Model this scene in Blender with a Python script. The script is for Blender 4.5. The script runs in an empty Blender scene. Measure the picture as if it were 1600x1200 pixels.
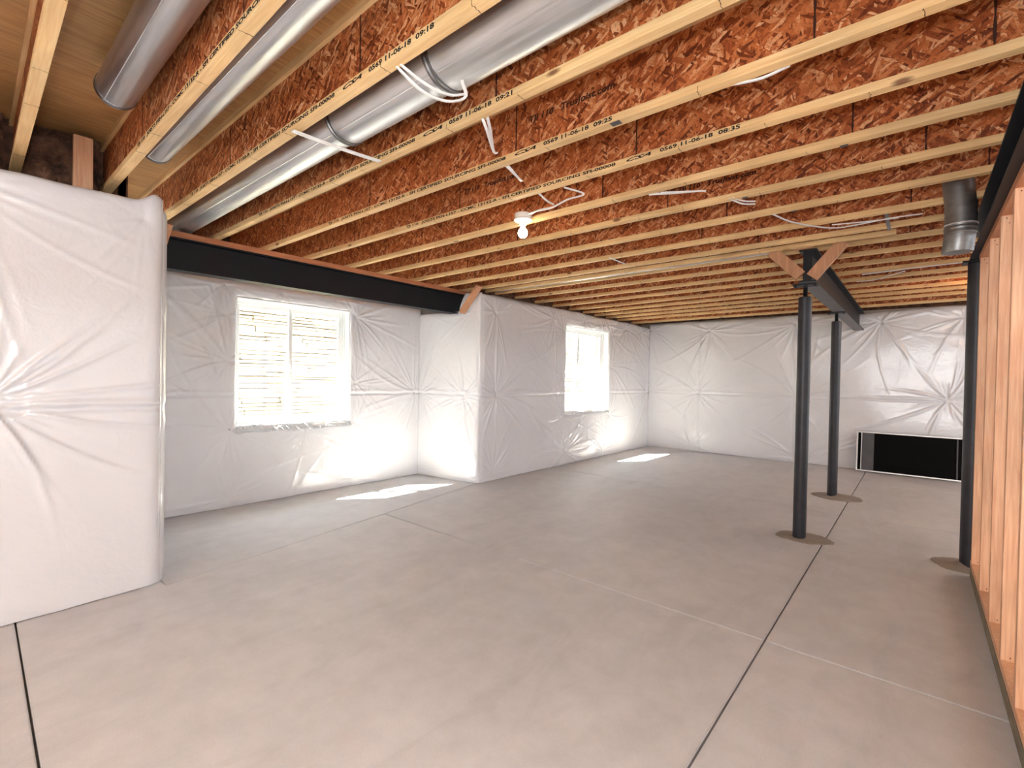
import bpy, bmesh, math, random
import numpy as np
from mathutils import Matrix, Vector
random.seed(7)
rng = np.random.default_rng(7)
scn = bpy.context.scene
COL = scn.collection
PI = math.pi

# ------------------------------------------------------------------ camera
yaw, pitch, roll = .7026, .0123, .0185
CAM = Vector((0, 0, 1.296))
F = Vector((-math.sin(yaw)*math.cos(pitch), math.cos(yaw)*math.cos(pitch), -math.sin(pitch)))
R = Vector((math.cos(yaw), math.sin(yaw), 0)); U = R.cross(F)
R2 = math.cos(roll)*R + math.sin(roll)*U; U2 = -math.sin(roll)*R + math.cos(roll)*U
cd = bpy.data.cameras.new('camera'); cam = bpy.data.objects.new('camera', cd); COL.objects.link(cam)
cd.sensor_width = 36; cd.lens = 36*748.2/1600; cd.clip_start = .02; cd.clip_end = 200
cam.matrix_world = Matrix(((R2.x, U2.x, -F.x, 0), (R2.y, U2.y, -F.y, 0), (R2.z, U2.z, -F.z, CAM.z), (0, 0, 0, 1)))
scn.camera = cam

# ------------------------------------------------------------------ world, sun, lamps, exposure
w = bpy.data.worlds.new('world'); scn.world = w; w.use_nodes = True
bg = w.node_tree.nodes['Background']; bg.inputs[0].default_value = (.78, .87, 1, 1); bg.inputs[1].default_value = 7.5
def light(kind, name, loc, energy, color=(1, 1, 1), **kw):
    d = bpy.data.lights.new(name, kind); d.energy = energy; d.color = color
    o = bpy.data.objects.new(name, d); COL.objects.link(o); o.location = loc
    for k, v in kw.items(): setattr(d, k, v)
    return o
sun = light('SUN', 'sunlight', (-8, -6, 9), 105, (1, .98, .82), angle=.009)
sun.rotation_euler = Vector((.58, .69, -1)).to_track_quat('-Z', 'Y').to_euler()
# the photographer's flash, held just above the lens
light('POINT', 'camera_flash', (.03, -.04, 1.53), 47, (.98, 1, 1), shadow_soft_size=.045)
# added soft fill panels out of view that even out the room light, and a bulb behind the stud wall
for nm, loc, rot, sx, sy_, e in (('rear_fill', (.6, -3.0, 1.35), (PI/2, 0, 0), 3.4, 2.0, 88), ('side_fill', (2.45, 6.6, 1.2), (PI/2, 0, PI/2), 4.2, 2.0, 32), ('side_fill', (2.45, 1.2, 1.2), (PI/2, 0, PI/2), 4.2, 2.0, 20)):
    o = light('AREA', nm, loc, e, (.93, .98, 1), shape='RECTANGLE', size=sx, size_y=sy_); o.rotation_euler = rot
light('POINT', 'far_bulb_light', (.72, 6.7, 2.27), 7, (1, .55, .25), shadow_soft_size=.05)
for nm, x, y0, y1 in (('window_portal', -5.3, 1.85, 3.0), ('window_portal', -4.3, 6.15, 7.4)):
    p = light('AREA', nm, (x, (y0+y1)/2, 1.42), 1, shape='RECTANGLE', size=1.2, size_y=1.3)
    p.rotation_euler = (0, -PI/2, 0); p.data.cycles.is_portal = True
vs = scn.view_settings
vs.view_transform = 'Standard'; vs.look = 'None'; vs.gamma = 1; vs.use_curve_mapping = False; vs.exposure = .7
scn.cycles.max_bounces = 10; scn.cycles.diffuse_bounces = 6; scn.cycles.sample_clamp_indirect = 25
scn.cycles.caustics_reflective = False; scn.cycles.caustics_refractive = False

# ------------------------------------------------------------------ materials
def srgb(r, g, b):
    f = lambda c: (c/255/12.92 if c/255 <= .04045 else ((c/255+.055)/1.055)**2.4)
    return (f(r), f(g), f(b), 1)
class N:
    def __init__(s, name):
        s.m = bpy.data.materials.new(name); s.m.use_nodes = True; s.t = s.m.node_tree
        s.b = s.t.nodes['Principled BSDF']; s.out = s.t.nodes['Material Output']
    def n(s, typ, **kw):
        x = s.t.nodes.new(typ)
        for k, v in kw.items():
            if k.startswith('i_'): x.inputs[k[2:].replace('_', ' ')].default_value = v
            else: setattr(x, k, v)
        return x
    def l(s, a, b): s.t.links.new(a, b)
    def coords(s, scale=(1, 1, 1), rot=(0, 0, 0), rand=True):
        tc = s.n('ShaderNodeTexCoord'); src = tc.outputs['Object']
        if rand:
            oi = s.n('ShaderNodeObjectInfo'); mu = s.n('ShaderNodeMath', operation='MULTIPLY'); mu.inputs[1].default_value = 53.7
            s.l(oi.outputs['Random'], mu.inputs[0]); ad = s.n('ShaderNodeVectorMath', operation='ADD')
            s.l(src, ad.inputs[0]); s.l(mu.outputs[0], ad.inputs[1]); src = ad.outputs[0]
        mp = s.n('ShaderNodeMapping'); mp.inputs['Scale'].default_value = scale; mp.inputs['Rotation'].default_value = rot
        s.l(src, mp.inputs[0]); return mp.outputs[0]
    def noise(s, vec, scale, detail=4, rough=.55, dist=0):
        x = s.n('ShaderNodeTexNoise'); x.inputs['Scale'].default_value = scale; x.inputs['Detail'].default_value = detail
        x.inputs['Roughness'].default_value = rough; x.inputs['Distortion'].default_value = dist
        s.l(vec, x.inputs['Vector']); return x.outputs['Fac']
    def ramp(s, fac, stops, interp='LINEAR'):
        x = s.n('ShaderNodeValToRGB'); cr = x.color_ramp; cr.interpolation = interp
        while len(cr.elements) < len(stops): cr.elements.new(.5)
        for e, (p, c) in zip(cr.elements, stops): e.position = p; e.color = c if len(c) == 4 else (*c, 1)
        s.l(fac, x.inputs[0]); return x.outputs['Color']
    def mix(s, a, b, fac=.5, mode='MIX'):
        x = s.n('ShaderNodeMix', data_type='RGBA', blend_type=mode)
        for i, v in ((0, fac), (6, a), (7, b)):
            if hasattr(v, 'node'): s.l(v, x.inputs[i])
            else: x.inputs[i].default_value = v
        return x.outputs[2]
    def bump(s, h, strength=.3, dist=.002, prev=None):
        x = s.n('ShaderNodeBump'); x.inputs['Strength'].default_value = strength; x.inputs['Distance'].default_value = dist
        s.l(h, x.inputs['Height'])
        if prev is not None: s.l(prev, x.inputs['Normal'])
        s.l(x.outputs[0], s.b.inputs['Normal']); return x.outputs[0]
    def set(s, **kw):
        for k, v in kw.items():
            k = k.replace('_', ' ')
            if hasattr(v, 'node'): s.l(v, s.b.inputs[k])
            else: s.b.inputs[k].default_value = v
        return s.m
def g(v): return (v, v, v, 1)

def mat_plastic(name='white_poly_sheet', col=(226, 226, 230)):
    n = N(name); v = n.coords(rand=False)
    c = n.ramp(n.noise(v, 1.3, 3), [(.3, srgb(col[0]-8, col[1]-8, col[2]-8)), (.7, srgb(*col))])
    b1 = n.bump(n.noise(v, 7, 3, .6, .6), .35, .012)
    b2 = n.bump(n.noise(v, 70, 3, .6), .3, .0025, b1)
    return n.set(Base_Color=c, Roughness=.17, Specular_IOR_Level=.75)
def mat_pine(name, c0, c1, knots=True, along='X'):
    n = N(name); sc = {'X': (1.2, 26, 26), 'Z': (26, 26, 1.2), 'Y': (26, 1.2, 26)}[along]
    v = n.coords(sc); f = n.noise(v, 3.2, 5, .6, .5)
    c = n.ramp(f, [(.28, srgb(*c0)), (.5, srgb(*[(a+b)/2 for a, b in zip(c0, c1)])), (.72, srgb(*c1))])
    v2 = n.coords((1, 1, 1)); c = n.mix(c, n.ramp(n.noise(v2, 2.3, 2), [(.35, g(.72)), (.65, g(1))]), .8, 'MULTIPLY')
    if knots:
        k = n.n('ShaderNodeTexVoronoi', feature='F1'); k.inputs['Scale'].default_value = 5.5
        n.l(n.coords(tuple(.45 if s < 2 else 1.2 for s in sc)), k.inputs['Vector'])
        c = n.mix(c, srgb(110, 58, 32), n.ramp(k.outputs['Distance'], [(.05, g(.85)), (.1, g(0))]), 'MIX')
    n.bump(f, .25, .001)
    return n.set(Base_Color=c, Roughness=.62)
def mat_osb(name='oriented_strand_board', rot=0.0):
    n = N(name); cols = []; hs = []
    stops = [(0, srgb(106, 46, 22)), (.22, srgb(160, 82, 42)), (.5, srgb(196, 110, 60)), (.78, srgb(214, 136, 84)), (1, srgb(244, 186, 138))]
    base = n.coords((1, 1, 1)); no = n.n('ShaderNodeTexNoise'); no.inputs['Scale'].default_value = 9; no.inputs['Detail'].default_value = 3
    n.l(base, no.inputs['Vector']); wv = n.n('ShaderNodeVectorMath', operation='MULTIPLY_ADD')
    n.l(no.outputs['Color'], wv.inputs[0]); wv.inputs[1].default_value = (.022,)*3; n.l(base, wv.inputs[2])
    for i, (a, sx, sz) in enumerate(((.22, 84, 15), (-.4, 70, 13), (.9, 100, 20), (-1.0, 86, 20))):
        m1 = n.n('ShaderNodeMapping'); m1.inputs['Rotation'].default_value = (0, a+rot, 0); m1.inputs['Location'].default_value = (i*3.1, i*1.7, i*2.3)
        n.l(wv.outputs[0], m1.inputs[0]); m2 = n.n('ShaderNodeMapping'); m2.inputs['Scale'].default_value = (sx, 3, sz); n.l(m1.outputs[0], m2.inputs[0])
        vo = n.n('ShaderNodeTexVoronoi', feature='F1'); vo.inputs['Scale'].default_value = 1; n.l(m2.outputs[0], vo.inputs['Vector'])
        sp = n.n('ShaderNodeSeparateColor'); n.l(vo.outputs['Color'], sp.inputs[0])
        cols.append(n.ramp(sp.outputs[0], stops)); hs.append((sp.outputs[1], sp.outputs[2], vo.outputs['Distance']))
    c = cols[0]; h = hs[0][1]
    for i in (1, 2, 3):
        fac = n.ramp(hs[i][0], [(.0, g(1)), (.52 if i == 1 else .36, g(1)), (.54 if i == 1 else .38, g(0))], 'LINEAR')
        c = n.mix(c, cols[i], fac); h = n.mix(h, hs[i][1], fac)
    sp = n.noise(base, 130, 2, .7); c = n.mix(c, n.ramp(sp, [(.36, g(.45)), (.48, g(1))]), .8, 'MULTIPLY')
    c = n.mix(c, n.ramp(n.noise(base, 1.6, 2), [(.3, g(.8)), (.7, g(1))]), 1, 'MULTIPLY')
    n.bump(h, .7, .004)
    return n.set(Base_Color=c, Roughness=.5, Specular_IOR_Level=.4)
def mat_concrete(name, c0, c1, fine=.5):
    n = N(name); v = n.coords(rand=False)
    a = n.noise(v, .8, 6, .6, .4); b = n.noise(v, 6, 8, .65); d = n.noise(v, 160, 3, .6)
    c = n.ramp(a, [(.3, srgb(*c0)), (.7, srgb(*c1))]); c = n.mix(c, n.ramp(b, [(.3, g(.86)), (.7, g(1))]), 1, 'MULTIPLY')
    c = n.mix(c, n.ramp(d, [(.3, g(.86)), (.6, g(1))]), fine, 'MULTIPLY')
    st = n.noise(n.coords((2.4, .7, 1), rand=False), 1.7, 5, .7, 1.2); c = n.mix(c, n.ramp(st, [(.36, g(.94)), (.5, g(1))]), 1, 'MULTIPLY')
    n.bump(d, .25*fine, .001, n.bump(b, .12, .003))
    return n.set(Base_Color=c, Roughness=n.ramp(b, [(.3, g(.5)), (.7, g(.68))]), Specular_IOR_Level=.35)
def mat_metal(name, col, rough, streak=True):
    n = N(name); v = n.coords((1, 18, 18)); f = n.noise(v, 2.4, 4)
    c = n.ramp(f, [(.3, srgb(*[x*.86 for x in col])), (.7, srgb(*col))])
    n.bump(n.noise(n.coords((1, 1, 1)), 14, 2), .03, .003)
    return n.set(Base_Color=c, Metallic=.88, Roughness=n.ramp(f, [(.3, g(rough*.8)), (.7, g(min(1, rough*1.25)))]))
def mat_plain(name, col, rough=.5, metal=0.0, spec=.5, var=.9, scale=8, bump=.1):
    n = N(name); f = n.noise(n.coords(), scale, 4)
    c = n.ramp(f, [(.3, srgb(*[x*var for x in col])), (.7, srgb(*col))]); n.bump(f, bump, .002)
    return n.set(Base_Color=c, Roughness=rough, Metallic=metal, Specular_IOR_Level=spec)
def mat_emit(name, col, s):
    n = N(name); n.set(Base_Color=(*col, 1), Emission_Color=(*col, 1), Emission_Strength=s); return n.m

M = dict(
    plastic=mat_plastic(), plastic2=mat_plastic('white_poly_return', (222, 222, 220)),
    flange=mat_pine('laminated_pine_flange', (226, 180, 122), (250, 220, 166), knots=True),
    fir=mat_pine('pink_fir_stud', (214, 154, 118), (242, 198, 160), along='Z'),
    firx=mat_pine('pink_fir_plate', (180, 112, 76), (214, 148, 106), along='Y'),
    brace=mat_pine('fir_brace', (186, 132, 98), (222, 170, 130), along='Z'),
    osb=mat_osb(), ply=mat_pine('subfloor_plywood', (182, 136, 84), (224, 182, 124), knots=False, along='Y'),
    concrete=mat_concrete('slab_concrete', (202, 201, 203), (217, 215, 217)),
    wallcon=mat_concrete('foundation_concrete', (150, 146, 140), (172, 168, 160)),
    grout=mat_concrete('post_grout', (142, 131, 121), (172, 161, 150), 1),
    groove=mat_plain('joint_dirt', (84, 78, 72), .9),
    duct=mat_metal('galvanised_steel', (226, 228, 230), .36), duct2=mat_metal('dull_galvanised_steel', (150, 150, 150), .42),
    band=mat_metal('duct_collar_steel', (140, 140, 142), .35),
    steel=mat_plain('black_primed_steel', (24, 26, 33), .5, spec=.3, var=.75, scale=5, bump=.15),
    post=mat_plain('grey_painted_post', (44, 44, 52), .42, spec=.5, var=.7, scale=10, bump=.2),
    beamsheen=mat_metal('beam_underside_sheen', (120, 122, 124), .5),
    vinyl=mat_plain('white_vinyl', (238, 240, 240), .35, var=.98, bump=0),
    cable=mat_plain('white_cable_jacket', (236, 236, 236), .4, var=.97, bump=0),
    ink=mat_plain('black_ink', (26, 22, 20), .8, bump=0), ink2=mat_plain('faded_ink', (62, 28, 16), .8, bump=0),
    mineral=mat_plain('brown_batt', (128, 92, 72), .95, var=.4, scale=16, bump=1),
    treated=mat_plain('treated_sill', (142, 130, 108), .8, var=.8),
    black=mat_plain('dark_void', (18, 16, 15), .95, bump=0),
    mesh=mat_plain('black_insect_mesh', (8, 7, 8), .85, var=.7, scale=60, spec=.15), alu=mat_metal('screen_aluminium', (196, 190, 186), .35),
    lamp=mat_plain('porcelain', (236, 234, 228), .25, var=.98, bump=0), bulb=mat_emit('lit_bulb', (1, .84, .6), 34),
    stone=mat_plain('well_stone', (236, 228, 208), .8, var=.8, scale=14, bump=.6), gravel=mat_plain('gravel', (205, 196, 176), .9, var=.7, scale=30, bump=1),
    tape=mat_plain('grey_tape', (78, 76, 78), .5), strip=mat_plain('pin_washer', (128, 126, 122), .5),
    liner=mat_plain('liner_shadow', (92, 72, 50), .9),
    gypsum=mat_plain('white_board', (214, 212, 208), .7, var=.97),
)
gl = N('window_glass'); tr = gl.n('ShaderNodeBsdfTransparent'); gs = gl.n('ShaderNodeBsdfGlossy'); gs.inputs['Roughness'].default_value = .02
mx = gl.n('ShaderNodeMixShader'); mx.inputs[0].default_value = .05; gl.l(tr.outputs[0], mx.inputs[1]); gl.l(gs.outputs[0], mx.inputs[2]); gl.l(mx.outputs[0], gl.out.inputs[0]); M['glass'] = gl.m

# ------------------------------------------------------------------ helpers
def link(name, me, mat, parent=None, loc=(0, 0, 0)):
    o = bpy.data.objects.new(name, me); COL.objects.link(o)
    if mat is not None and not me.materials: me.materials.append(mat)
    o.location = loc
    if parent is not None: o.parent = parent
    return o
def obj(name, bm, mat, parent=None, loc=(0, 0, 0), smooth=False):
    me = bpy.data.meshes.new(name); bmesh.ops.recalc_face_normals(bm, faces=bm.faces); bm.to_mesh(me); bm.free()
    if smooth:
        me.polygons.foreach_set('use_smooth', [True]*len(me.polygons)); me.set_sharp_from_angle(angle=math.radians(40))
    return link(name, me, mat, parent, loc)
def thing(name, label, cat, loc=(0, 0, 0), group=None):
    o = bpy.data.objects.new(name, None); COL.objects.link(o); o.location = loc; o.empty_display_size = .1
    return tag(o, label, cat, group)
def tag(o, label, cat, group=None):
    o['label'] = label; o['category'] = cat
    if group: o['group'] = group
    return o
def struct(o): o['kind'] = 'structure'; return o
def box(bm, x0, x1, y0, y1, z0, z1, bev=0):
    vs = [bm.verts.new((x, y, z)) for x in (x0, x1) for y in (y0, y1) for z in (z0, z1)]
    fs = [bm.faces.new([vs[i] for i in q]) for q in ((0, 1, 3, 2), (4, 6, 7, 5), (0, 4, 5, 1), (2, 3, 7, 6), (0, 2, 6, 4), (1, 5, 7, 3))]
    if bev: bmesh.ops.bevel(bm, geom=list({e for f in fs for e in f.edges}), offset=bev, segments=2, affect='EDGES', profile=.5)
def B(name, x0, x1, y0, y1, z0, z1, mat, parent=None, bev=0, loc=(0, 0, 0)):
    bm = bmesh.new(); box(bm, x0, x1, y0, y1, z0, z1, bev); return obj(name, bm, mat, parent, loc)
def prism(bm, pts, axis, a, b):
    """extrude a 2D outline between a and b along the axis"""
    def P(u, v, t): return {'X': (t, u, v), 'Y': (u, t, v), 'Z': (u, v, t)}[axis]
    A = [bm.verts.new(P(u, v, a)) for u, v in pts]; Bv = [bm.verts.new(P(u, v, b)) for u, v in pts]
    n = len(pts); bm.faces.new(A[::-1]); bm.faces.new(Bv)
    for i in range(n): bm.faces.new((A[i], A[(i+1) % n], Bv[(i+1) % n], Bv[i]))
def lathe(bm, prof, o=(0, 0, 0), d='Z', seg=40, bend=None):
    """revolve (radius, height) profile; closed at both ends"""
    rings = []
    for r, h in prof:
        ring = []
        for i in range(seg):
            a = 2*PI*i/seg; u, v = r*math.cos(a), r*math.sin(a)
            p = {'Z': (u, v, h), 'X': (h, u, v), 'Y': (u, h, v)}[d]
            if bend: p = bend(p)
            ring.append(bm.verts.new((p[0]+o[0], p[1]+o[1], p[2]+o[2])))
        rings.append(ring)
    for A, Bv in zip(rings, rings[1:]):
        for i in range(seg): bm.faces.new((A[i], A[(i+1) % seg], Bv[(i+1) % seg], Bv[i]))
    bm.faces.new(rings[0][::-1]); bm.faces.new(rings[-1])
def catmull(pts, k=8):
    P = [Vector(p) for p in pts]; P = [2*P[0]-P[1]] + P + [2*P[-1]-P[-2]]; out = []
    for i in range(1, len(P)-2):
        for j in range(k):
            t = j/k; a, b, c, d = P[i-1:i+3]
            out.append(.5*((2*b)+(c-a)*t+(2*a-5*b+4*c-d)*t*t+(3*b-a-3*c+d)*t**3))
    return out+[P[-2]]
def tube(bm, pts, r, seg=8, flat=1.0, k=8):
    C = catmull(pts, k) if len(pts) > 2 else [Vector(p) for p in pts]; rings = []
    up = Vector((0, 0, 1))
    for i, c in enumerate(C):
        t = (C[min(i+1, len(C)-1)]-C[max(i-1, 0)]).normalized()
        if abs(t.dot(up)) > .97: up = Vector((1, 0, 0))
        s = t.cross(up).normalized(); n = s.cross(t)
        rings.append([bm.verts.new(c+s*math.cos(2*PI*j/seg)*r*flat+n*math.sin(2*PI*j/seg)*r) for j in range(seg)])
    for A, Bv in zip(rings, rings[1:]):
        for j in range(seg): bm.faces.new((A[j], A[(j+1) % seg], Bv[(j+1) % seg], Bv[j]))
    bm.faces.new(rings[0][::-1]); bm.faces.new(rings[-1])
def text_mesh(s, width=None, size=.03, shear=0, ext=.0003):
    c = bpy.data.curves.new('t', 'FONT'); c.body = s; c.size = size; c.shear = shear; c.extrude = ext; c.resolution_u = 2; c.offset = size*.028
    o = bpy.data.objects.new('t', c); COL.objects.link(o); bpy.context.view_layer.update()
    me = bpy.data.meshes.new_from_object(o.evaluated_get(bpy.context.evaluated_depsgraph_get()))
    bpy.data.objects.remove(o); bpy.data.curves.remove(c)
    if width:
        xs = [v.co.x for v in me.vertices]; k = width/(max(xs)-min(xs)); x0 = min(xs)
        me.transform(Matrix.Diagonal((k, 1, 1, 1)) @ Matrix.Translation((-x0, 0, 0)))
    me.transform(Matrix.Rotation(PI/2, 4, 'X')); return me

ZC = 2.385          # underside of the joists
ZS = 2.687          # underside of the subfloor

# ------------------------------------------------------------------ floor slabs with tooled joints
floor = struct(B('floor', -5.3, 3.0, -3.2, 9.4, -.2, -.022, M['groove']))
GW = .0038
def L1x(y): return -3.45 + (y-.86)*(-4.075+3.45)/(4.15-.86)   # skewed joint from corner to corner
XJ, Y3, Y4, X5 = -.56, 2.66, 5.72, 2.6
def slab(pts):
    cx = sum(p[0] for p in pts)/len(pts); cy = sum(p[1] for p in pts)/len(pts); q = []
    n = len(pts)
    for i in range(n):      # inset by the half joint width
        a, b, c = Vector(pts[i-1]), Vector(pts[i]), Vector(pts[(i+1) % n])
        d1 = (b-a).normalized(); d2 = (c-b).normalized(); n1 = Vector((-d1.y, d1.x)); n2 = Vector((-d2.y, d2.x))
        bis = (n1+n2); k = GW/max(.2, bis.dot(n1)); q.append(b+bis*k)
    bm = bmesh.new(); prism(bm, [tuple(v) for v in q], 'Z', -.15, 0)
    top = [e for e in bm.edges if all(abs(v.co.z) < 1e-6 for v in e.verts)]
    bmesh.ops.bevel(bm, geom=top, offset=.004, segments=2, affect='EDGES')
    obj('slab', bm, M['concrete'], floor)
slab([(-5.3, .86), (L1x(.86), .86), (L1x(4.2), 4.2), (-5.3, 4.2)])
slab([(L1x(.86), .86), (-3.9, .86), (-3.9, .24), (XJ, .16), (XJ, Y3), (L1x(Y3), Y3)])
slab([(-3.9, .24), (-3.9, -3.2), (XJ, -3.2), (XJ, .16)])
slab([(L1x(Y3), Y3), (XJ, Y3), (XJ, Y4), (-4.3, Y4), (L1x(4.2), 4.2)])
slab([(-4.3, Y4), (XJ, Y4), (XJ, 9.4), (-4.3, 9.4)])
slab([(XJ, -3.2), (X5, -3.2), (X5, .2), (XJ, .16)])
slab([(XJ, .16), (X5, .2), (X5, Y3), (XJ, Y3)])
slab([(XJ, Y3), (X5, Y3), (X5, Y4+.15), (XJ, Y4)])
slab([(XJ, Y4), (X5, Y4+.15), (X5, 9.4), (XJ, 9.4)])

# ------------------------------------------------------------------ walls: concrete with pinned insulation blankets
def blanket(wall, p0, p1, z0, z1, pins, hole=None, bulge=.035, seam=1.08, ends=(.06, .06), step=.0125, seed=1, mat=None, wr=1.0, vseams=(), pad=(), notch=None, sd=1.0):
    """white faced blanket hung on the wall line p0->p1 (room on its right hand side... normal given by rotate -90)"""
    r = np.random.default_rng(seed); p0 = np.array(p0, float); p1 = np.array(p1, float)
    Lw = np.linalg.norm(p1-p0); d = (p1-p0)/Lw; nrm = np.array([d[1], -d[0]])
    ns = int(Lw/step)+1; nz = int((z1-z0)/step)+1
    s = np.linspace(0, Lw, ns); z = np.linspace(0, 1, nz); S, Zt = np.meshgrid(s, z, indexing='ij')
    def lf(x, sc, ph): return np.sin(x*sc+ph)*.5+np.sin(x*sc*2.3+ph*1.7)*.3+np.sin(x*sc*5.1+ph*2.9)*.2
    top = z1 + .014*lf(s, 3.1, seed) + sum(a*np.exp(-((s-c)/wd)**2) for c, wd, a in pad)
    if notch: top = top-notch[1]*(1-np.clip((s-notch[0])/.09, 0, 1)**.6)
    bot = z0 + .004 + .004*lf(s, 4.3, seed+2)
    Z = bot[:, None]+(top-bot)[:, None]*Zt
    h = np.full_like(S, bulge) + .010*lf(S, 1.9, seed+.5)*lf(Z, 2.3, seed+1)
    for (ps, pz, *a) in pins:
        amp = (a[0] if a else 1.0)*wr; rr = np.hypot(S-ps, Z-pz); th = np.arctan2(Z-pz, S-ps)
        h *= 1-.85*np.exp(-(rr/.10))*min(1, amp+.2)-.12*np.exp(-(rr/.35)**2)
        k = int(r.integers(24, 38)); near = rr < 1.15
        rn, sn, zn = rr[near], S[near]-ps, Z[near]-pz; add = np.zeros_like(rn); t = 0
        for j in range(k):
            t += 2*PI/k*r.uniform(.5, 1.5); ln = r.uniform(.12, .5) if r.random() < .75 else r.uniform(.5, 1.0)
            wdt = r.uniform(.008, .017); A = r.uniform(.3, 1)*.0125*amp; cv = r.uniform(-.35, .35)
            al = sn*math.cos(t)+zn*math.sin(t); pe = -sn*math.sin(t)+zn*math.cos(t)-cv*al*al
            ww = wdt*(.55+al*1.1); m = (al > 0)
            add += np.where(m, A*np.exp(-(pe/np.maximum(ww, .004))**2)*(np.clip(al/.05, 0, 1))*np.exp(-(al/ln)**2), 0)
        h[near] += add
    if seam:
        zz = Z-seam-.006*lf(S, 2.1, seed)
        h -= sd*.016*np.exp(-(zz/.012)**2)*(.7+.3*lf(S, 5, 1)); h += sd*.011*np.exp(-((zz-.030)/.02)**2)*(.6+.4*lf(S, 7, seed))
    for v in vseams:
        q = S-v-.006*lf(Z, 3, v); h -= .010*np.exp(-(q/.010)**2); h += .004*np.exp(-((q-.02)/.012)**2)
    for q, e in ((S, ends[0]), (Lw-S, ends[1])):
        if e: h *= np.sqrt(np.clip(1-(1-np.clip(q/e, 0, 1))**2, 0, 1))
    eb = np.clip((Z-z0)/.10, 0, 1); h *= .75+.25*np.sqrt(1-(1-eb)**2); et = np.clip((top[:, None]-Z)/.07, 0, 1); h *= .25+.75*np.sqrt(1-(1-et)**2)
    keep = np.ones((ns-1, nz-1), bool)
    if hole:
        a, b, c, e = hole
        ds = np.maximum(np.maximum(a-S, S-b), np.maximum(c-Z, Z-e)); q = np.clip(ds/.07, 0, 1)
        h = np.where(ds > 0, h*np.sqrt(np.clip(1-(1-q)**2, 0, 1))+.004, h*0-.03)
        sc = .5*(s[1:]+s[:-1])[:, None]; zc = .25*(Z[1:, 1:]+Z[:-1, 1:]+Z[1:, :-1]+Z[:-1, :-1])
        keep = ~((sc > a) & (sc < b) & (zc > c) & (zc < e))
    X = p0[0]+d[0]*S+nrm[0]*h; Y = p0[1]+d[1]*S+nrm[1]*h
    co = np.stack([X, Y, Z], -1).reshape(-1, 3); idx = np.arange(ns*nz).reshape(ns, nz)
    q = np.stack([idx[:-1, :-1], idx[1:, :-1], idx[1:, 1:], idx[:-1, 1:]], -1)[keep]
    me = bpy.data.meshes.new('insulation_blanket'); me.vertices.add(len(co)); me.vertices.foreach_set('co', co.ravel())
    me.loops.add(q.size); me.loops.foreach_set('vertex_index', q.ravel()); me.polygons.add(len(q))
    me.polygons.foreach_set('loop_start', np.arange(0, q.size, 4)); me.update(); me.validate()
    me.polygons.foreach_set('use_smooth', [True]*len(me.polygons))
    o = link('insulation_blanket', me, mat or M['plastic'], wall)
    # pin heads
    for (ps, pz, *a) in pins:
        if a and a[0] < .85: continue
        c = p0+d*ps+nrm*.012; bm = bmesh.new(); lathe(bm, [(.007, -.006), (.007, .001), (.004, .002)], (0, 0, 0), 'Z', 10)
        bmesh.ops.rotate(bm, verts=bm.verts, matrix=Vector((0, 0, 1)).rotation_difference(Vector((nrm[0], nrm[1], 0))).to_matrix())
        obj('insulation_pin', bm, M['strip'], o, (c[0], c[1], pz))
    return o

def wall(name, boxes, mat=None):
    bm = bmesh.new()
    for b in boxes: box(bm, *b)
    return struct(obj(name, bm, mat or M['wallcon']))
# near left pier
wl = wall('wall_left', [(-3.95, -3.60, -3.1, .78, 0, 2.26)])
blanket(wl, (-3.36, -2.9), (-3.555, .855), 0, 2.30, [(3.02, 1.13, 2.4), (1.6, 1.1), (3.66, 2.2, .5), (2.75, .25, 1.2), (1.7, 2.15), (.5, 1.1), (2.9, 2.2, .8)], seed=3, bulge=.055, sd=1.8, ends=(0, .09), seam=1.085, pad=((2.9, .35, -.02), (3.45, .1, .0), (3.72, .06, .06)), step=.012, wr=.9)
# pier return (edge only seen)
blanket(wl, (-3.555, .855), (-5.05, .95), 0, 2.30, [(.8, 1.1)], seed=4, bulge=.03, ends=(.05, 0), step=.03)
# alcove window wall
XA = -5.06
wa = wall('wall_alcove', [(-5.30, XA-.015, .7, 1.80, 0, 2.32), (-5.30, XA-.015, 3.04, 4.35, 0, 2.32), (-5.30, XA-.015, 1.80, 3.04, 0, .76), (-5.30, XA-.015, 1.80, 3.04, 2.05, 2.32)])
PA = [(1.7, 2.13), (2.25, 2.13, .5), (2.86, 2.14, .5), (1.74, 1.41, .7), (1.76, .75, .9), (3.10, 1.20, 1), (3.10, 1.98, 1.1), (3.97, 1.08, .9), (1.75, .09, .8), (2.5, .70, .7), (3.1, .09, .5), (3.10, .74, .7), (1.72, 1.85, .5)]
blanket(wa, (XA, .90), (XA, 4.06), 0, 2.19, [(a-.9, b, *c) for a, b, *c in PA], hole=(1.82-.9, 3.03-.9, .77, 2.04), seed=11, bulge=.03, ends=(0, .02), seam=1.08, step=.011)
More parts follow.
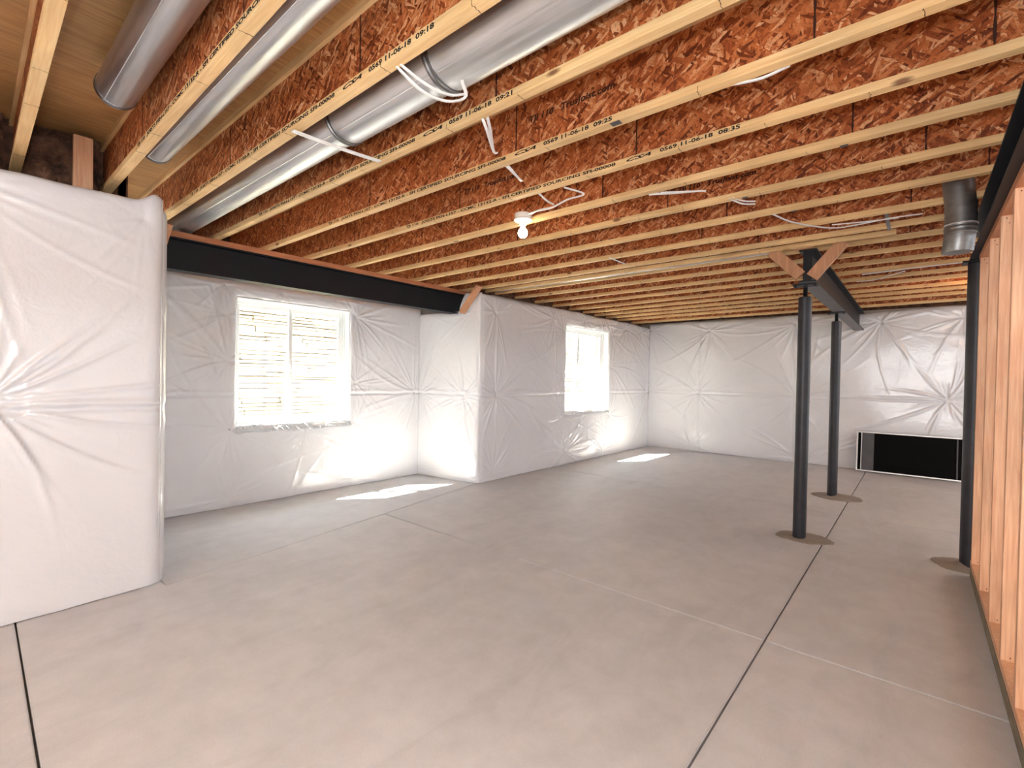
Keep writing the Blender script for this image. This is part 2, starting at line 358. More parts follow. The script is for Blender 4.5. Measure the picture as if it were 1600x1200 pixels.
# return between alcove and middle wall
bm = bmesh.new(); prism(bm, [(-5.3, 4.06), (-5.05, 4.065), (-4.115, 4.22), (-4.115, 4.45), (-5.3, 4.45)], 'Z', 0, 2.06); prism(bm, [(-5.3, 4.08), (-5.05, 4.08), (-4.545, 4.16), (-4.545, 4.45), (-5.3, 4.45)], 'Z', 2.0601, 2.32); prism(bm, [(-4.33, 4.19), (-4.115, 4.222), (-4.115, 4.45), (-4.33, 4.45)], 'Z', 2.0601, 2.28)
wr_ = struct(obj('wall_return', bm, M['wallcon']))
blanket(wr_, (XA+.02, 4.05), (-4.065, 4.205), 0, 2.325, [(.03, 2.14, .6), (.03, 1.06, .8), (.74, 1.06, 1.1), (1.0, 1.06, .5), (.03, .08, .4), (.95, .05, .6), (.87, 2.1, .4)], seed=12, bulge=.028, ends=(.02, .06), mat=M['plastic'], step=.011, notch=(.655, .215))
# middle wall with second window
XM = -4.10
wm = wall('wall_middle', [(-4.35, XM-.015, 4.45, 6.06, 0, 2.34), (-4.35, XM-.015, 7.40, 9.3, 0, 2.34), (-4.35, XM-.015, 6.06, 7.40, 0, .78), (-4.35, XM-.015, 6.06, 7.40, 2.12, 2.34)])
PM = [(4.46, 2.12, 1.1), (4.50, 1.07, 1.3), (4.46, .11, .9), (5.73, 2.19, 1.3), (6.02, .72, .9), (6.06, .2, 1.5), (6.6, 2.22, .8), (7.2, 2.24, .8), (8.0, 2.22, 1.2), (7.46, 1.51, 1.1), (8.62, 2.22, .9), (8.9, 1.07, .8), (7.45, .68, .7), (6.7, .72, .7), (6.0, 2.02, .8), (6.0, 1.32, .8), (7.23, .09, .7), (7.46, 2.08, .8)]
blanket(wm, (XM, 4.205), (XM, 9.0), 0, 2.34, [(a-4.205, b, *c) for a, b, *c in PM], hole=(6.08-4.205, 7.39-4.205, .80, 2.11), seed=21, bulge=.04, ends=(.07, .03), seam=1.07, step=.0125, wr=1.25, pad=((4.5-4.205, .5, -.02), (5.5-4.205, .6, -.01)))
# back wall
YB = 9.02
wb = wall('wall_back', [(-4.4, 2.7, YB+.015, YB+.25, 0, 2.42)])
PB = [(-4.05, 2.28, .9), (-4.05, 1.06, .8), (-2.9, 2.22, 1.4), (-3.1, 1.07, 1.2), (-3.23, .12, .8), (-1.55, 2.27, 1.3), (-1.51, 1.07, 1.1), (-1.51, .06, .8), (-.44, 2.23, 1.5), (.33, 1.10, 2.0), (.47, 2.24, .8), (-1.3, .06, .8), (1.5, 1.1, 1), (1.5, 2.2, 1)]
blanket(wb, (-4.08, YB), (2.5, YB), 0, 2.40, [(a+4.08, b, *c) for a, b, *c in PB], seed=31, bulge=.04, ends=(.02, 0), seam=1.07, step=.0135, wr=1.1, vseams=(2.53, 1.0), pad=((3.4, .25, -.03),))
# parts of the basement outside the picture that close the room
struct(B('wall_front', -3.9, 2.7, -3.3, -3.1, 0, ZC, M['gypsum'])); struct(B('wall_far_right', 2.5, 2.7, -3.1, 9.1, 0, ZC, M['gypsum']))
# rim boards closing the ends of the floor above the foundation
struct(B('trim_1', -3.96, -3.90, -3.1, .75, 2.26, ZS, M['mineral'])); struct(B('trim_2', -5.30, -5.26, .7, 4.4, 2.32, ZS, M['mineral']))
struct(B('trim_3', -4.30, -4.26, 4.45, 9.25, 2.34, ZS, M['mineral'])); struct(B('trim_4', -4.3, 2.7, YB+.12, YB+.15, 2.42, ZS, M['mineral']))
struct(B('trim_5', -5.3, -4.3, 4.44, 4.46, 2.28, ZS, M['mineral'])); struct(B('trim_6', -5.26, -3.90, .70, .74, 2.3, ZS, M['mineral']))
struct(B('trim_7', -5.25, -5.00, .95, 4.05, 2.20, 2.24, M['firx']))   # sill plate over the alcove blanket

# subfloor
bm = bmesh.new(); prism(bm, [(-5.3, -3.3), (2.7, -3.3), (2.7, 9.3), (-4.35, 9.3), (-4.35, 4.45), (-5.3, 4.45)], 'Z', ZS+.022, ZS+.12)
ceil = struct(obj('ceiling', bm, M['black']))
yy = -3.3; k = 0
while yy < 9.2:
    xx = -3.284-1.22*2 + (0 if k % 2 == 0 else 0)
    while xx < 2.6:
        lim = -5.3 if yy+2.44 < 4.5 else -4.35
        if xx+1.2 > lim: B('subfloor_panel', max(lim, xx+.0012), xx+1.2188, yy+.0012, yy+2.4388, ZS, ZS+.018, M["ply"], ceil)
        xx += 1.22
    yy += 2.44; k += 1

# ------------------------------------------------------------------ wooden I-joists
J = [ # far edge of the flange at x=-2.5, slope, x0, x1, web joints
 (-.16, 0, -3.9, 2.4), (.24, -.018, -3.9, 2.4), (.645, -.006, -3.9, 2.4), (1.030, .002, -5.25, 2.4), (1.455, .003, -5.25, 2.4), (1.856, .004, -5.25, 2.4), (2.25, .005, -5.25, 2.4),
 (2.662, -.005, -5.25, 2.4), (3.055, 0, -5.25, 2.4), (3.475, -.01, -5.25, 2.4), (3.89, -.01, -5.25, 2.4), (4.27, -.012, -5.25, 2.4), (4.47, -.015, -4.25, -.14), (4.655, -.015, -4.25, 2.4),
 (5.055, -.018, -4.25, 2.4), (5.485, -.03, -4.25, 2.4), (5.895, -.045, -4.25, 2.4), (6.33, -.055, -4.25, 2.4), (6.73, -.06, -4.25, 2.4), (7.13, -.05, -4.25, 2.4), (7.51, -.06, -4.25, 2.4), (7.92, -.06, -4.25, 2.4), (8.50, -.05, -4.25, 2.4)]
WJ = {3: -2.9, 4: -2.594, 5: -1.554, 6: -1.101, 7: -.248, 8: .005, 9: .253}
STAMP = {2: (-2.95, '09:18'), 3: (-3.50, '09:18'), 4: (-3.538, '09:21'), 5: (-3.326, '09:25'), 6: (-2.925, '08:35')}
ORD = ['outermost wood I-joist at the top left edge over the near pier', 'wood I-joist at the upper left corner, nearly upright in view', 'wood I-joist between the short silver duct and the long thin one',
 'printed wood I-joist stamped 11-06-18 just in front of the widest duct', 'printed wood I-joist stamped 09:21 just behind the widest duct', 'printed wood I-joist stamped 09:25 with a dark tape patch', 'printed wood I-joist stamped 08:35 in front of the lit bulb',
 'unprinted wood I-joist that carries the lit bulb holder', 'wood I-joist first behind the lit bulb', 'wood I-joist second behind the lit bulb', 'wood I-joist just in front of the hanging grey duct', 'wood I-joist just behind the hanging grey duct',
 'short extra wood I-joist doubled in, ending left of the grey duct', 'wood I-joist resting on the near end of the middle beam', 'wood I-joist first behind the two diagonal braces of the middle beam', 'wood I-joist second behind the two diagonal braces of the middle beam',
 'wood I-joist third behind the two diagonal braces of the middle beam', 'wood I-joist fourth behind the two diagonal braces of the middle beam', 'sixth wood I-joist counted from the back wall', 'fifth wood I-joist counted from the back wall',
 'third wood I-joist counted from the back wall', 'second wood I-joist counted from the back wall', 'last wood I-joist, closest to the back wall']
ORD[18] = 'fifth wood I-joist counted from the back wall'; ORD[19] = 'fourth wood I-joist counted from the back wall'
FW, FH, WT = .0445, .034, .0105
stamp_a = text_mesh('TJI 110   JOISTS PSN-L157 - CCMC 13132-R - SFI CERTIFIED SOURCING SFI-00008', 1.72, .0225)
stamp_m = text_mesh('CSA', .13, .022, .5)
stamp_web = text_mesh('TJI 110   TrusJoist.com', .46, .042, .15)
tm = {}
for i, (y, sl, x0, x1) in enumerate(J):
    ang = math.atan(sl); t = thing('floor_joist', ORD[i], 'joist', (-2.5, y, ZC), 'wooden I-joists across the ceiling'); t.rotation_euler = (0, 0, ang)
    a, b = x0+2.5, x1+2.5
    bf = B('bottom_flange', a, b, -FW, 0, 0, FH, M['flange'], t, .0015)
    B('top_flange', a, b, -FW, 0, ZS-ZC-FH-.0005, ZS-ZC-.0005, M['flange'], t)
    yc = -FW/2; wj = (WJ.get(i, random.uniform(-2, -1)) + 2.5); cuts = [a]; q = wj-1.27*math.ceil((wj-a)/1.27)
    while q < b:
        if q > a+.1 and q < b-.1: cuts.append(q)
        q += 1.27
    cuts.append(b)
    for c0, c1 in zip(cuts, cuts[1:]):
        bm = bmesh.new(); box(bm, (c0-c1)/2+.0016, (c1-c0)/2-.0016, -WT/2, WT/2, 0, ZS-ZC-2*FH-.001)
        obj('web_panel', bm, M['osb'], t, ((c0+c1)/2, yc, FH))
        if c1 < b-.01 and i < 14:      # tongue seen as a dark ragged line in the joint
            bm = bmesh.new(); nz = 14; pts = [((.0022+random.random()*.0035), k/(nz-1)*(ZS-ZC-2*FH)) for k in range(nz)]
            prism(bm, [(u, v) for u, v in pts]+[(-u*.8-.0004, v) for u, v in reversed(pts)], 'Y', -WT/2-.0006, WT/2+.0006)
            obj('web_joint', bm, M['ink2'], t, (c1, yc, FH))
    # finger joints of the flange laminations
    bm = bmesh.new(); x = a+random.uniform(.1, .4)
    while x < b-.1:
        wd = .0022; zz = -.0004; dz = random.uniform(.004, .012); k0 = -FW-.0005
        for s in range(5):
            yy0 = -FW+s*FW/5; sh = random.uniform(-.003, .003); box(bm, x+sh, x+sh+wd*random.uniform(.5, 1.3), yy0, yy0+FW/5, zz, .0006)
        if random.random() < .35: box(bm, x, x+wd*.8, k0, -FW+.001, 0, dz+.01)
        x += random.uniform(.28, .75)
    fj = obj('finger_joint', bm, M['ink2'], bf); fj['kind'] = 'stuff'
    if i in STAMP:
        xs, tt = STAMP[i]; xs += 2.5; zt = .0105
        link('printed_text', stamp_a, M['ink'], bf, (xs, -FW-.0006, zt)); link('printed_mark', stamp_m, M['ink'], bf, (xs+1.78, -FW-.0006, zt))
        if tt not in tm: tm[tt] = text_mesh('0569 11-06-18  '+tt, .36, .0245)
        link('printed_date', tm[tt], M['ink'], bf, (xs+1.955, -FW-.0006, zt))
    if i in (5, 6, 8): link('printed_web_text', stamp_web, M['ink2'], t, ({5: -1.47, 6: -2.33, 8: -1.2}[i]+2.5, yc-WT/2-.0008, {5: .155, 6: .13, 8: .12}[i]))
# dark tape patch on the sixth flange, black chips on others
tape = thing('tape_patch', 'dark grey tape patch stuck under the joist stamped 09:25', 'tape', (-1.0, 1.835, ZC-.001))
B('tape_strip', -.022, .022, -.02, .012, -.0008, .0008, M['tape'], tape)

for (x, y, lb) in ((-.28, 2.655, 'small dark tape patch under the joist of the bulb holder near the top right'), (-.80, 3.05, 'small dark tape patch under the first joist behind the lit bulb'), (-.62, 3.47, 'small dark tape patch under the second joist behind the lit bulb')):
    tp = thing('tape_patch', lb, 'tape', (x, y-.006, ZC-.001)); B('tape_strip', -.016, .016, -.014, .008, -.0008, .0008, M['tape'], tp)
# ------------------------------------------------------------------ steel beams
def ibeam(bm, axis, c, a, b, z0, z1, wd, tf=.012, tw=.009):
    h = wd/2
    pts = [(c-h, z0), (c+h, z0), (c+h, z0+tf), (c+tw/2, z0+tf), (c+tw/2, z1-tf), (c+h, z1-tf), (c+h, z1), (c-h, z1), (c-h, z1-tf), (c-tw/2, z1-tf), (c-tw/2, z0+tf), (c-h, z0+tf)]
    prism(bm, pts, 'Y', a, b)
def beam(label, c, a, b, z0, z1, wd, plate=None, grey=False, endplate=False):
    t = thing('steel_beam', label, 'beam', (c, (a+b)/2, z0)); L = (b-a)/2
    H = z1-z0; h = wd/2; tf, tw = .012, .009
    B('bottom_flange', -h, h, -L, L, 0, tf, M['steel'], t, .001); B('top_flange', -h, h, -L, L, H-tf, H, M['steel'], t, .001)
    B('web', -tw/2, tw/2, -L, L, tf, H-tf, M['steel'], t)
    if grey: o = B('flange_face', -h+.004, h-.004, -L+.01, L-.01, -.0015, 0, M['beamsheen'], t); o['label'] = 'grey underside of the beam, its sheen painted in'  # thin lighter grey layer puts the underside's specular sheen into the colour
    if plate: o = B('wood_plate', -h-.004, h+.004, -L, L, H, H+plate, M['firx'], t, .001); o['label'] = 'reddish wood plate bolted on the beam'
    if endplate:
        B('stiffener', -.032, -tw/2, -L+.001, -L+.013, tf, H-tf, M['steel'], t); B('stiffener', tw/2, .032, -L+.001, -L+.013, tf, H-tf, M['steel'], t)
    return t
bl = beam('black steel beam with wood plate over the alcove window', -4.465, .86, 4.43, 2.09, 2.34, .13, .045)
br = beam('black steel beam along the top right edge above the stud wall', .34, -2.9, 4.80, 2.19, 2.384, .156)
bc = beam('short dark steel beam carried by the two middle posts', -.70, 4.50, YB-.03, 2.12, 2.383, .125, grey=True, endplate=True)
bp = None

# ------------------------------------------------------------------ posts with grout rings
def post(label, x, y, ztop, lab_ring, screw=True, r=.049, lean=(0, 0)):
    t = thing('steel_post', label, 'post', (x, y, 0)); zt = ztop-(.105 if screw else .012)
    bm = bmesh.new(); lathe(bm, [(r, .0), (r, zt-.004), (r-.004, zt)], seg=40); o = obj('pipe', bm, M['post'], t, smooth=True)
    if screw:
        bm = bmesh.new(); n = 12; prof = [(.017, zt-.02)]
        for i in range(n): prof += [(.0185, zt+.082*i/n), (.015, zt+.082*(i+.5)/n)]
        prof.append((.017, ztop-.012)); lathe(bm, prof, seg=20); obj('jack_screw', bm, M['steel'], t, smooth=True)
    bpl = B('bearing_plate', -.085, .085, -.06, .06, ztop-.012, ztop, M['steel'], t, .001)
    if screw:
        for sx in (-1, 1):
            bm = bmesh.new(); lathe(bm, [(.011, 0), (.011, .01), (.006, .011), (.006, .03)], seg=6); obj('bolt', bm, M['steel'], bpl, (sx*.07, -.035, ztop-.024))
    return t
def ring(label, x, y, rx, ry, seed, rot=0):
    r = random.Random(seed); bm = bmesh.new(); n = 64
    rad = [1+.05*math.sin(2*a+seed)+.035*math.sin(5*a+seed*2)+r.uniform(-.025, .025) for a in [2*PI*i/n for i in range(n)]]
    prev = None; rings = []
    for f, z in ((1, .0005), (.985, .005), (.9, .008), (.6, .009), (.35, .013), (.2, .024), (.12, .032)):
        rings.append([bm.verts.new((rx*f*rad[i]*math.cos(2*PI*i/n), ry*f*rad[i]*math.sin(2*PI*i/n), z+r.uniform(-.0018, .0018)*(f < 1))) for i in range(n)])
    for A, Bv in zip(rings, rings[1:]):
        for i in range(n): bm.faces.new((A[i], A[(i+1) % n], Bv[(i+1) % n], Bv[i]))
    bm.faces.new(rings[-1]); bm.faces.new(rings[0][::-1])
    o = obj('grout_patch', bm, M['grout'], None, (x, y, 0), True); o.rotation_euler.z = rot
    return tag(o, label, 'grout')
post('dark steel post nearest the camera, under the end of the middle beam', -.729, 4.62, 2.12, '')
post('thinner looking dark steel post behind the nearest one', -.725, 6.60, 2.12, '')
post('dark steel post at the end of the stud wall', .312, 4.74, 2.19, '', screw=False, r=.056)
ring('rough round grout patch around the foot of the nearest post', -.70, 4.655, .20, .17, 1); ring('rough round grout patch around the foot of the second post', -.68, 6.61, .235, .22, 2); ring('round grout patch at the foot of the post by the stud wall', .265, 4.73, .155, .17, 3)

# braces
def plank(label, p, q, wd, th, side):
    """board from p to q; side = direction of its width"""
    p, q = Vector(p), Vector(q); d = (q-p); L = d.length; d.normalize(); s = Vector(side); s = (s-d*s.dot(d)).normalized(); n = d.cross(s)
    bm = bmesh.new(); box(bm, -wd/2, wd/2, -th/2, th/2, 0, L, .0015)
    M3 = Matrix((s, n, d)).transposed(); bmesh.ops.transform(bm, matrix=M3.to_4x4(), verts=bm.verts)
    return tag(obj('wood_brace', bm, M['brace'], None, p), label, 'brace')
plank('diagonal wood brace at the near end of the alcove beam', (-4.37, 1.0, 2.08), (-4.22, 1.045, 2.385), .062, .036, (0, 1, 0))
plank('diagonal wood brace at the far end of the alcove beam', (-4.27, 4.07, 2.085), (-4.0, 4.09, 2.385), .085, .036, (0, 1, 0))
plank('pinkish diagonal brace on the left of the middle beam', (-.745, 4.48, 2.17), (-.96, 4.48, 2.40), .088, .036, (1, 0, 0))
plank('pinkish diagonal brace on the right of the middle beam', (-.665, 4.48, 2.15), (-.46, 4.48, 2.40), .088, .036, (1, 0, 0))
sq = tag(B('squash_block', -.80, -.66, 4.462, 4.50, 2.383, 2.47, M['brace']), 'small orange wood block above the head of the nearest post', 'block')

# ------------------------------------------------------------------ stud wall on the right
wr = bpy.data.objects.new('wall_right', None); COL.objects.link(wr); wr.location = (.30, 0, 0); struct(wr)
B('floor_plate', 0, .09, -2.9, 4.52, 0, .036, M['treated'], wr, .001); B('floor_plate', .0, .09, -2.9, 4.52, .037, .070, M['treated'], wr, .001)
B('bottom_plate', 0, .09, -2.9, 4.52, .078, .114, M['fir'], wr, .001); o = B('top_plate', 0, .09, -2.9, 4.52, 2.150, 2.188, M['firx'], wr, .001)
sy = [4.42, 3.88, 3.40, 2.96]
while sy[-1] > -2.6: sy.append(sy[-1]-.4064)
for y in sy:
    st = B('stud', 0, .09, -.019, .019, .114, 2.150, M['fir'], wr, .0015, (0, y+.019, 0))
    bm = bmesh.new()
    for (u, z) in ((.02, 2.135), (.045, 2.125), (.03, 2.11), (.068, 2.13), (.03, .13), (.06, .14)):
        box(bm, u-.0022, u+.0022, -.0200, -.0185, z-.0022, z+.0022)
    nl = obj('nail_head', bm, M['ink'], st); nl['kind'] = 'stuff'

# ------------------------------------------------------------------ windows
def window(name, wallx, y0, y1, z0, z1, depth=.10, split=.47):
    """recessed white vinyl slider, seen from +x"""
    t = bpy.data.objects.new(name, None); COL.objects.link(t); t.location = (wallx-depth, (y0+y1)/2, z0); struct(t)
    W, H = (y1-y0)/2, z1-z0; fr = .038
    def ringbox(nm, a, b, c, d, wv, x0, x1, wt=None):
        bm = bmesh.new(); wt = wt or wv
        box(bm, x0, x1, a, b, c, c+wt); box(bm, x0, x1, a, b, d-wv, d); box(bm, x0, x1, a, a+wv, c+wt, d-wv); box(bm, x0, x1, b-wv, b, c+wt, d-wv)
        return obj(nm, bm, M['vinyl'], t)
    ringbox('window_frame', -W, W, 0, H, fr, -.055, .015, .045)
    ringbox('frame_lip', -W-.0, W+.0, 0, H, .016, .015, .028)
    ys = -W+2*W*split; 
    s1 = ringbox('sash', -W+fr, ys+.02, .045, H-fr, .030, -.045, -.018); s2 = ringbox('sash', ys-.018, W-fr, .045, H-fr, .036, -.016, .010)
    B('pane', -.034, -.030, -W+fr+.028, ys-.008, .073, H-fr-.028, M['glass'], s1); B('pane', -.006, -.002, ys+.016, W-fr-.034, .078, H-fr-.034, M['glass'], s2)
    B('latch', .010, .020, ys-.010, ys+.008, H*.44, H*.44+.07, M['vinyl'], s2, .002)
    # jamb extensions wrapped in sheet
    bm = bmesh.new(); box(bm, .028, depth+.004, W, W+.012, 0, H); box(bm, .028, depth+.004, -W-.012, -W, 0, H); box(bm, .028, depth+.004, -W-.012, W+.012, H, H+.012); box(bm, .028, depth+.012, -W-.012, W+.012, -.012, 0)
    j = obj('jamb', bm, M['vinyl'], t)
    # crumpled foil-like sheet over the sill
    r = np.random.default_rng(int(abs(y0)*10)); nx, ny = 14, 90; xs = np.linspace(.02, depth+.05, nx); ysn = np.linspace(-W-.02, W+.02, ny)
    hh = r.normal(0, 1, (nx+4, ny+4)); hh = (hh[:-4, :-4]+hh[2:-2, 2:-2]+hh[4:, 4:]+hh[1:-3, 1:-3])/2
    bm = bmesh.new(); V = []
    for i, x in enumerate(xs):
        row = []
        for k, y in enumerate(ysn):
            drop = max(0, x-depth-.0)*1.5; row.append(bm.verts.new((min(x, depth+.045)+hh[i, k]*.002, y, .006+abs(hh[i, k])*.0035-drop+.004*math.sin(y*23+i*.5))))
        V.append(row)
    for i in range(nx-1):
        for k in range(ny-1): bm.faces.new((V[i][k], V[i+1][k], V[i+1][k+1], V[i][k+1]))
    obj('sill_wrap', bm, M['sillwrap'], t)
    return t
M['sillwrap'] = mat_plain('silvery_sheet', (206, 210, 216), .22, var=.95, spec=.8, bump=.2)
window('window_1', XA, 1.825, 3.025, .775, 2.03, .115, .475)
window('window_2', XM, 6.085, 7.385, .805, 2.105, .115, .40)

# ------------------------------------------------------------------ outdoors: window wells, gravel, ground
def well(label, xg, ya, yb, seed):
    t = thing('window_well', label, 'window well', (xg, (ya+yb)/2, .55)); r = random.Random(seed); W = (yb-ya)/2; D = .95
    B('well_liner', -D-.06, -D-.01, -W, W, 0, 1.72, M['liner'], t)
    bm = bmesh.new(); box(bm, -D, -.06, -W, W, 0, .12); obj('gravel_bed', bm, M['gravel'], t)
    protos = []
    for k in range(10):
        bm = bmesh.new(); box(bm, 0, .05+r.random()*.02, 0, 1, 0, 1, .0)
        for v in bm.verts: v.co.y += r.uniform(-.03, .03); v.co.z += r.uniform(-.12, .12); v.co.x += r.uniform(-.008, .008)
        me = bpy.data.meshes.new('stone'); bmesh.ops.recalc_face_normals(bm, faces=bm.faces); bm.to_mesh(me); bm.free(); me.materials.append(M['stone']); protos.append(me)
    z = .12; n = 0
    while z < 1.66 and n < 295:
        hh = r.uniform(.035, .07); y = -W+r.uniform(-.1, 0)
        while y < W and n < 295:
            l = r.uniform(.28, .62); o = bpy.data.objects.new('stone', r.choice(protos)); COL.objects.link(o); o.parent = t; o.location = (-D-.03+r.uniform(0, .02), y, z); o.scale = (1, l-.006, hh-.010); y += l; n += 1
        z += hh
    return t
well('pale stone-lined window well outside the alcove window', -5.3, .3, 4.0, 5)
well('pale stone-lined window well outside the far window', -4.35, 4.9, 8.6, 6)
struct(B('exterior_ground', -30, -6.40, -20, 25, .3, 1.9, M['gravel']))
struct(B('exterior_footing', -6.4, -4.37, 4.47, 9.3, 0, .549, M['wallcon']))
struct(B('sun_cut_overhang', -6.12, -5.3, -3, 3.4, 3.16, 3.4, M['gypsum'])); struct(B('sun_cut_overhang', -5.16, -4.35, 4.9, 10, 3.15, 3.16, M['gypsum']))  # unseen overhangs added to cut off the upper part of the sun patches
struct(B('exterior_wall', -5.35, -5.28, -3, 4.45, ZS+.0, 3.3, M['gypsum'])); struct(B('exterior_wall', -4.40, -4.33, 4.45, 9.3, 2.42, 3.3, M['gypsum']))

# ------------------------------------------------------------------ ducts
def duct(label, y, z, segs, cap=True, seam=True, name='round_duct'):
    """segs: list of (x0, x1, r)"""
    t = thing(name, label, 'duct', (segs[0][0], y, z)); ox = segs[0][0]
    for k, (a, b, r) in enumerate(segs):
        bm = bmesh.new(); prof = [(r*.9, a-ox), (r, a-ox+.004), (r, b-ox)]; 
        if k == 0 and cap: prof = [(r*.55, a-ox-.012), (r*.9, a-ox-.006), (r, a-ox+.012)]+prof[2:]
        lathe(bm, prof, (0, 0, 0), 'X', 48); dp = obj('duct_pipe', bm, M['duct'], t, smooth=True)
        if seam:
            an = -2.2; sy, sz = math.cos(an)*(r+.001), math.sin(an)*(r+.001); bm = bmesh.new(); tube(bm, [(a-ox+.02, sy, sz), (b-ox, sy, sz)], .0028, 6); obj('lock_seam', bm, M['duct'], dp)
        if k > 0:
            bm = bmesh.new(); lathe(bm, [(r*.9, a-ox-.03), (r+.003, a-ox-.028), (r+.003, a-ox-.018), (r-.002, a-ox-.014), (r+.004, a-ox-.006), (r+.004, a-ox+.006), (r*.95, a-ox+.007)], (0, 0, 0), 'X', 48); obj('collar', bm, M['band'], dp, smooth=True)
    if cap:
        a, b, r = segs[0]; bm = bmesh.new(); lathe(bm, [(r*.95, .0), (r+.003, .002), (r+.003, .028), (r*.97, .03)], (0, 0, 0), 'X', 48); obj('end_band', bm, M['band'], t, smooth=True)
    return t
duct('short thick silver duct end at the upper left corner', .50, 2.58, [(-2.84, 1.8, .078)])
duct('long thin silver duct in the second joist bay', .745, 2.52, [(-3.24, 1.8, .07)])
duct('widest silver duct crossing the third joist bay over the alcove beam', 1.225, 2.505, [(-5.1, -2.08, .098), (-2.08, -1.38, .108), (-1.38, 1.8, .116)], cap=False)
lb = tag(B('duct_sticker', -3.20, -3.10, .672, .6735, 2.50, 2.53, M['vinyl']), 'white paper sticker near the end of the thin silver duct', 'sticker')
# vertical duct
t = thing('duct_elbow', 'dull grey duct elbow hanging from the joists beside the right beam', 'duct', (.153, 3.66, 2.045))
def bend(p): return (p[0]*.7+.012*math.sin(p[2]*9), p[1]*.7, p[2])
prof = [(.070, 0), (.094, .0), (.097, .004), (.097, .10), (.100, .102), (.101, .112), (.098, .118), (.102, .128), (.102, .136), (.097, .142)]
bm = bmesh.new(); lathe(bm, prof, seg=48, bend=bend); obj('lower_sleeve', bm, M['duct2'], t, smooth=True)
bm = bmesh.new(); lathe(bm, [(.097, .142), (.101, .16), (.097, .175), (.1, .2), (.0965, .215), (.1, .24), (.097, .26), (.097, .40)], seg=48, bend=bend); obj('gore_segment', bm, M['duct2'], t, smooth=True)
bm = bmesh.new(); lathe(bm, [(.104, .150), (.106, .153), (.104, .157)], seg=48, bend=bend); obj('bright_ring', bm, M['duct'], t, smooth=True)
lt = tag(B('hanger_strap', -.185, -.165, 3.86, 4.27, ZC-.004, ZC-.0015, M['duct2']), 'grey metal strap nailed under the joists left of the grey duct', 'strap')

# ------------------------------------------------------------------ cables
def cable(label, paths, r=.0042, group=None, flat=1.7):
    bm = bmesh.new()
    for p in paths: tube(bm, p, r, 8, flat)
    o = obj('cable', bm, M['cable'], None, (0, 0, 0), True); return tag(o, label, 'cable', group)
cable('white cable pair looping under the widest duct', [[(-1.46, 1.00, 2.43), (-1.418, 1.035, 2.375), (-1.40, 1.12, 2.335), (-1.37, 1.21, 2.33), (-1.335, 1.27, 2.36), (-1.30, 1.22, 2.385)], [(-1.44, 1.00, 2.43), (-1.398, 1.035, 2.378), (-1.37, 1.12, 2.345), (-1.345, 1.20, 2.34), (-1.33, 1.262, 2.365)]])
cable('white cable strap pulled flat across the widest duct', [[(-2.15, .99, 2.376), (-2.125, 1.2, 2.372), (-2.105, 1.41, 2.378)], [(-2.135, .99, 2.376), (-2.11, 1.2, 2.372), (-2.09, 1.41, 2.378)]])
cable('white cable loop hanging behind the joist stamped 09:21', [[(-1.42, 1.44, 2.40), (-1.44, 1.50, 2.365), (-1.555, 1.67, 2.368), (-1.56, 1.70, 2.372)], [(-1.39, 1.44, 2.40), (-1.44, 1.52, 2.378), (-1.55, 1.66, 2.372)]])
cable('short white cable end behind the joist stamped 09:25', [[(-1.64, 1.84, 2.392), (-1.655, 1.95, 2.376), (-1.685, 2.04, 2.38)], [(-1.63, 1.84, 2.395), (-1.65, 1.93, 2.382), (-1.70, 2.05, 2.388)]])
cable('white cable running to the lit bulb holder', [[(-2.03, 2.53, 2.40), (-1.93, 2.49, 2.39), (-1.80, 2.48, 2.382), (-1.64, 2.42, 2.38), (-1.515, 2.405, 2.38), (-1.56, 2.27, 2.388)], [(-1.73, 2.25, 2.392), (-1.745, 2.35, 2.38), (-1.755, 2.44, 2.382)], [(-2.02, 2.55, 2.405), (-1.92, 2.50, 2.398), (-1.79, 2.485, 2.387)]])
cable('thick white cable bundle end behind the bulb joist', [[(-1.22, 2.645, 2.38), (-1.07, 2.70, 2.372), (-.95, 2.745, 2.37)], [(-1.24, 2.64, 2.39), (-1.06, 2.72, 2.378), (-.95, 2.755, 2.375)], [(-1.15, 2.65, 2.378), (-1.0, 2.71, 2.368), (-.93, 2.75, 2.366)]])
cable('short white cable end left of the grey duct', [[(-.88, 3.01, 2.39), (-.835, 3.11, 2.378), (-.78, 3.17, 2.38)], [(-.86, 3.01, 2.39), (-.82, 3.09, 2.385), (-.77, 3.14, 2.386)]])
cable('thin white cable sagging towards the grey duct', [[(-.75, 3.42, 2.39), (-.66, 3.68, 2.378), (-.48, 3.95, 2.375), (-.33, 3.96, 2.372), (-.16, 3.95, 2.378), (0.0, 3.98, 2.382)], [(-.47, 3.90, 2.382), (-.30, 3.93, 2.376), (-.12, 3.98, 2.380)]])
cable('white cable stapled straight under the far right joists', [[(-.44, 5.80, 2.378), (-.09, 5.745, 2.376), (.30, 5.72, 2.378)], [(-.44, 5.83, 2.380), (-.15, 5.775, 2.378)]], .005)
cable('short white cable bent under the far right joists', [[(-.52, 6.20, 2.38), (-.36, 6.18, 2.378), (-.21, 6.0, 2.38), (-.12, 5.88, 2.382)]], .005)
cable('short white cable crossing two joists right of the alcove', [[(-2.11, 3.80, 2.38), (-2.106, 4.10, 2.38)]])
cable('dark edged cable tucked behind the upper right joist flange', [[(-.56, 1.862, 2.392), (-.45, 1.872, 2.380), (-.36, 1.876, 2.392)]])
pl = tag(B('metal_track', -4.1, -.95, 4.475, 4.50, ZC-.002, ZC+.012, M['duct']), 'bright metal strip along the doubled joist left of the braces', 'strip')

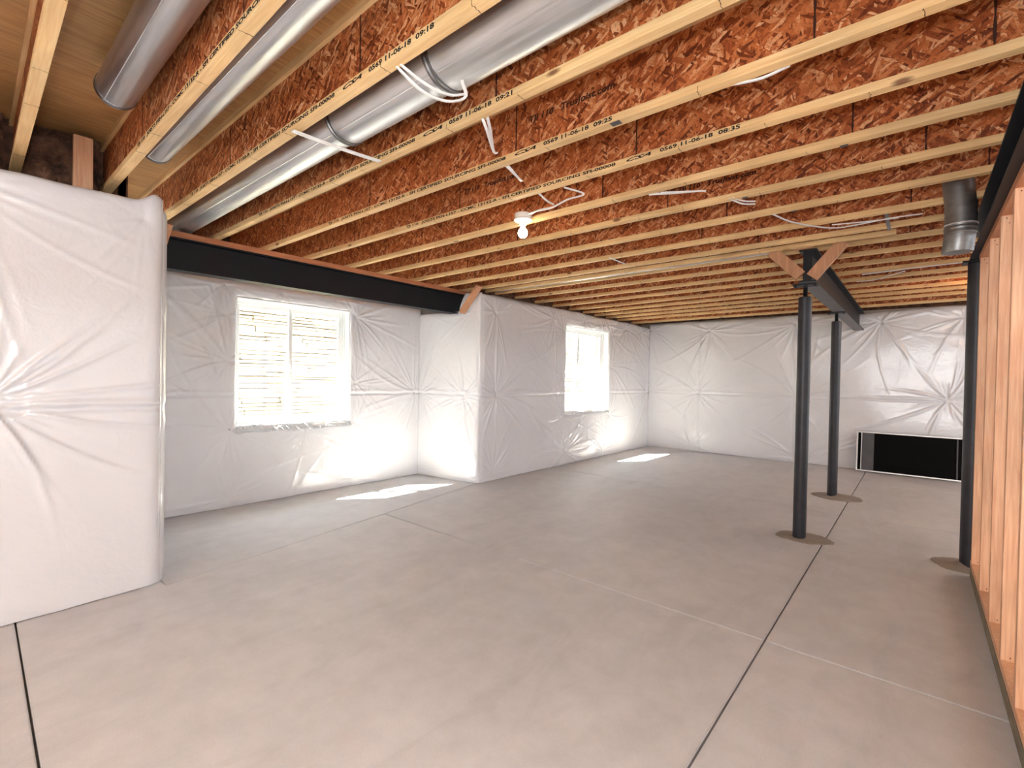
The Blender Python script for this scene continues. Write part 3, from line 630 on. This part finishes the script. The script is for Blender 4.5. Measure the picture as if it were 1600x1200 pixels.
# ------------------------------------------------------------------ bulb holder
t = thing('bulb_holder', 'white porcelain lamp holder with a lit bare bulb', 'lamp', (-2.075, 2.535, 2.37))
bm = bmesh.new(); lathe(bm, [(.045, .045), (.058, .043), (.058, .012), (.060, .010), (.062, .0), (.050, -.008), (.032, -.010)], seg=36); obj('holder_base', bm, M['lamp'], t, smooth=True)
bm = bmesh.new(); lathe(bm, [(.024, -.010), (.024, -.03), (.020, -.031)], seg=24); so = obj('socket', bm, M['lamp'], t, smooth=True)
bm = bmesh.new(); lathe(bm, [(.013, -.030), (.014, -.045), (.020, -.056), (.028, -.066), (.033, -.080), (.033, -.090), (.028, -.104), (.018, -.114), (.006, -.118)], seg=28); obj('bulb', bm, M['bulb'], so, smooth=True)

# ------------------------------------------------------------------ batts, block
for k, (ya, yb) in enumerate(((-.12, .195), (.245, .60))):
    r = np.random.default_rng(k+50); bm = bmesh.new(); ny, nz = 40, 40; V = []
    for i in range(ny):
        row = []
        for j in range(nz):
            y = ya+(yb-ya)*i/(ny-1); z = 2.27+(2.68-2.27)*j/(nz-1); e = min(i, ny-1-i, j, nz-1-j)/6
            row.append(bm.verts.new((-3.84+min(1, e)*.06+r.uniform(-.008, .008)+.018*math.sin(y*31+z*17)+.015*math.sin(z*41-y*13), y, z)))
        V.append(row)
    for i in range(ny-1):
        for j in range(nz-1): bm.faces.new((V[i][j], V[i+1][j], V[i+1][j+1], V[i][j+1]))
    bx = bm.verts[:]; box(bm, -3.90, -3.85, ya, yb, 2.27, 2.68)
    tag(obj('insulation_batt', bm, M['mineral'], None, (0, 0, 0), True), ['brown fibre batt between the two leftmost joists', 'brown fibre batt behind the pink wood block'][k], 'insulation')
tag(B('wood_block', -3.73, -3.69, .462, .548, 2.32, 2.64, M['fir'], None, .0015), 'short upright pinkish wood block above the left pier', 'block')

# ------------------------------------------------------------------ insect screen leaning on the back wall
t = thing('window_screen', 'black insect screen in a thin aluminium frame leaning on the back wall', 'screen', (-.09, 8.80, .015)); W, H = .59, .585; lean = -.12
def bx_(nm, a, b, y0, y1, c, d, m):
    o = B(nm, a, b, y0, y1, c, d, m, t, .001 if m is M['alu'] else 0); o.rotation_euler = (lean, 0, 0); return o
bx_('frame_rail', -W, W, -.008, .008, 0, .018, M['alu']); bx_('frame_rail', -W, W, -.008, .008, H-.018, H, M['alu'])
bx_('frame_stile', -W, -W+.018, -.008, .008, .018, H-.018, M['alu']); bx_('frame_stile', W-.018, W, -.008, .008, .018, H-.018, M['alu'])
bx_('mesh', -W+.018, W-.018, -.002, .002, .018, H-.018, M['mesh'])
bx_('inner_rail', -W+.055, -W+.065, -.012, -.002, .018, H-.018, M['alu']); bx_('inner_rail', W-.075, W-.06, -.012, -.002, .018, H-.018, M['tape'])
bx_('film_strip', -W+.065, -W+.21, -.004, -.002, .018, H-.018, M['tape'])
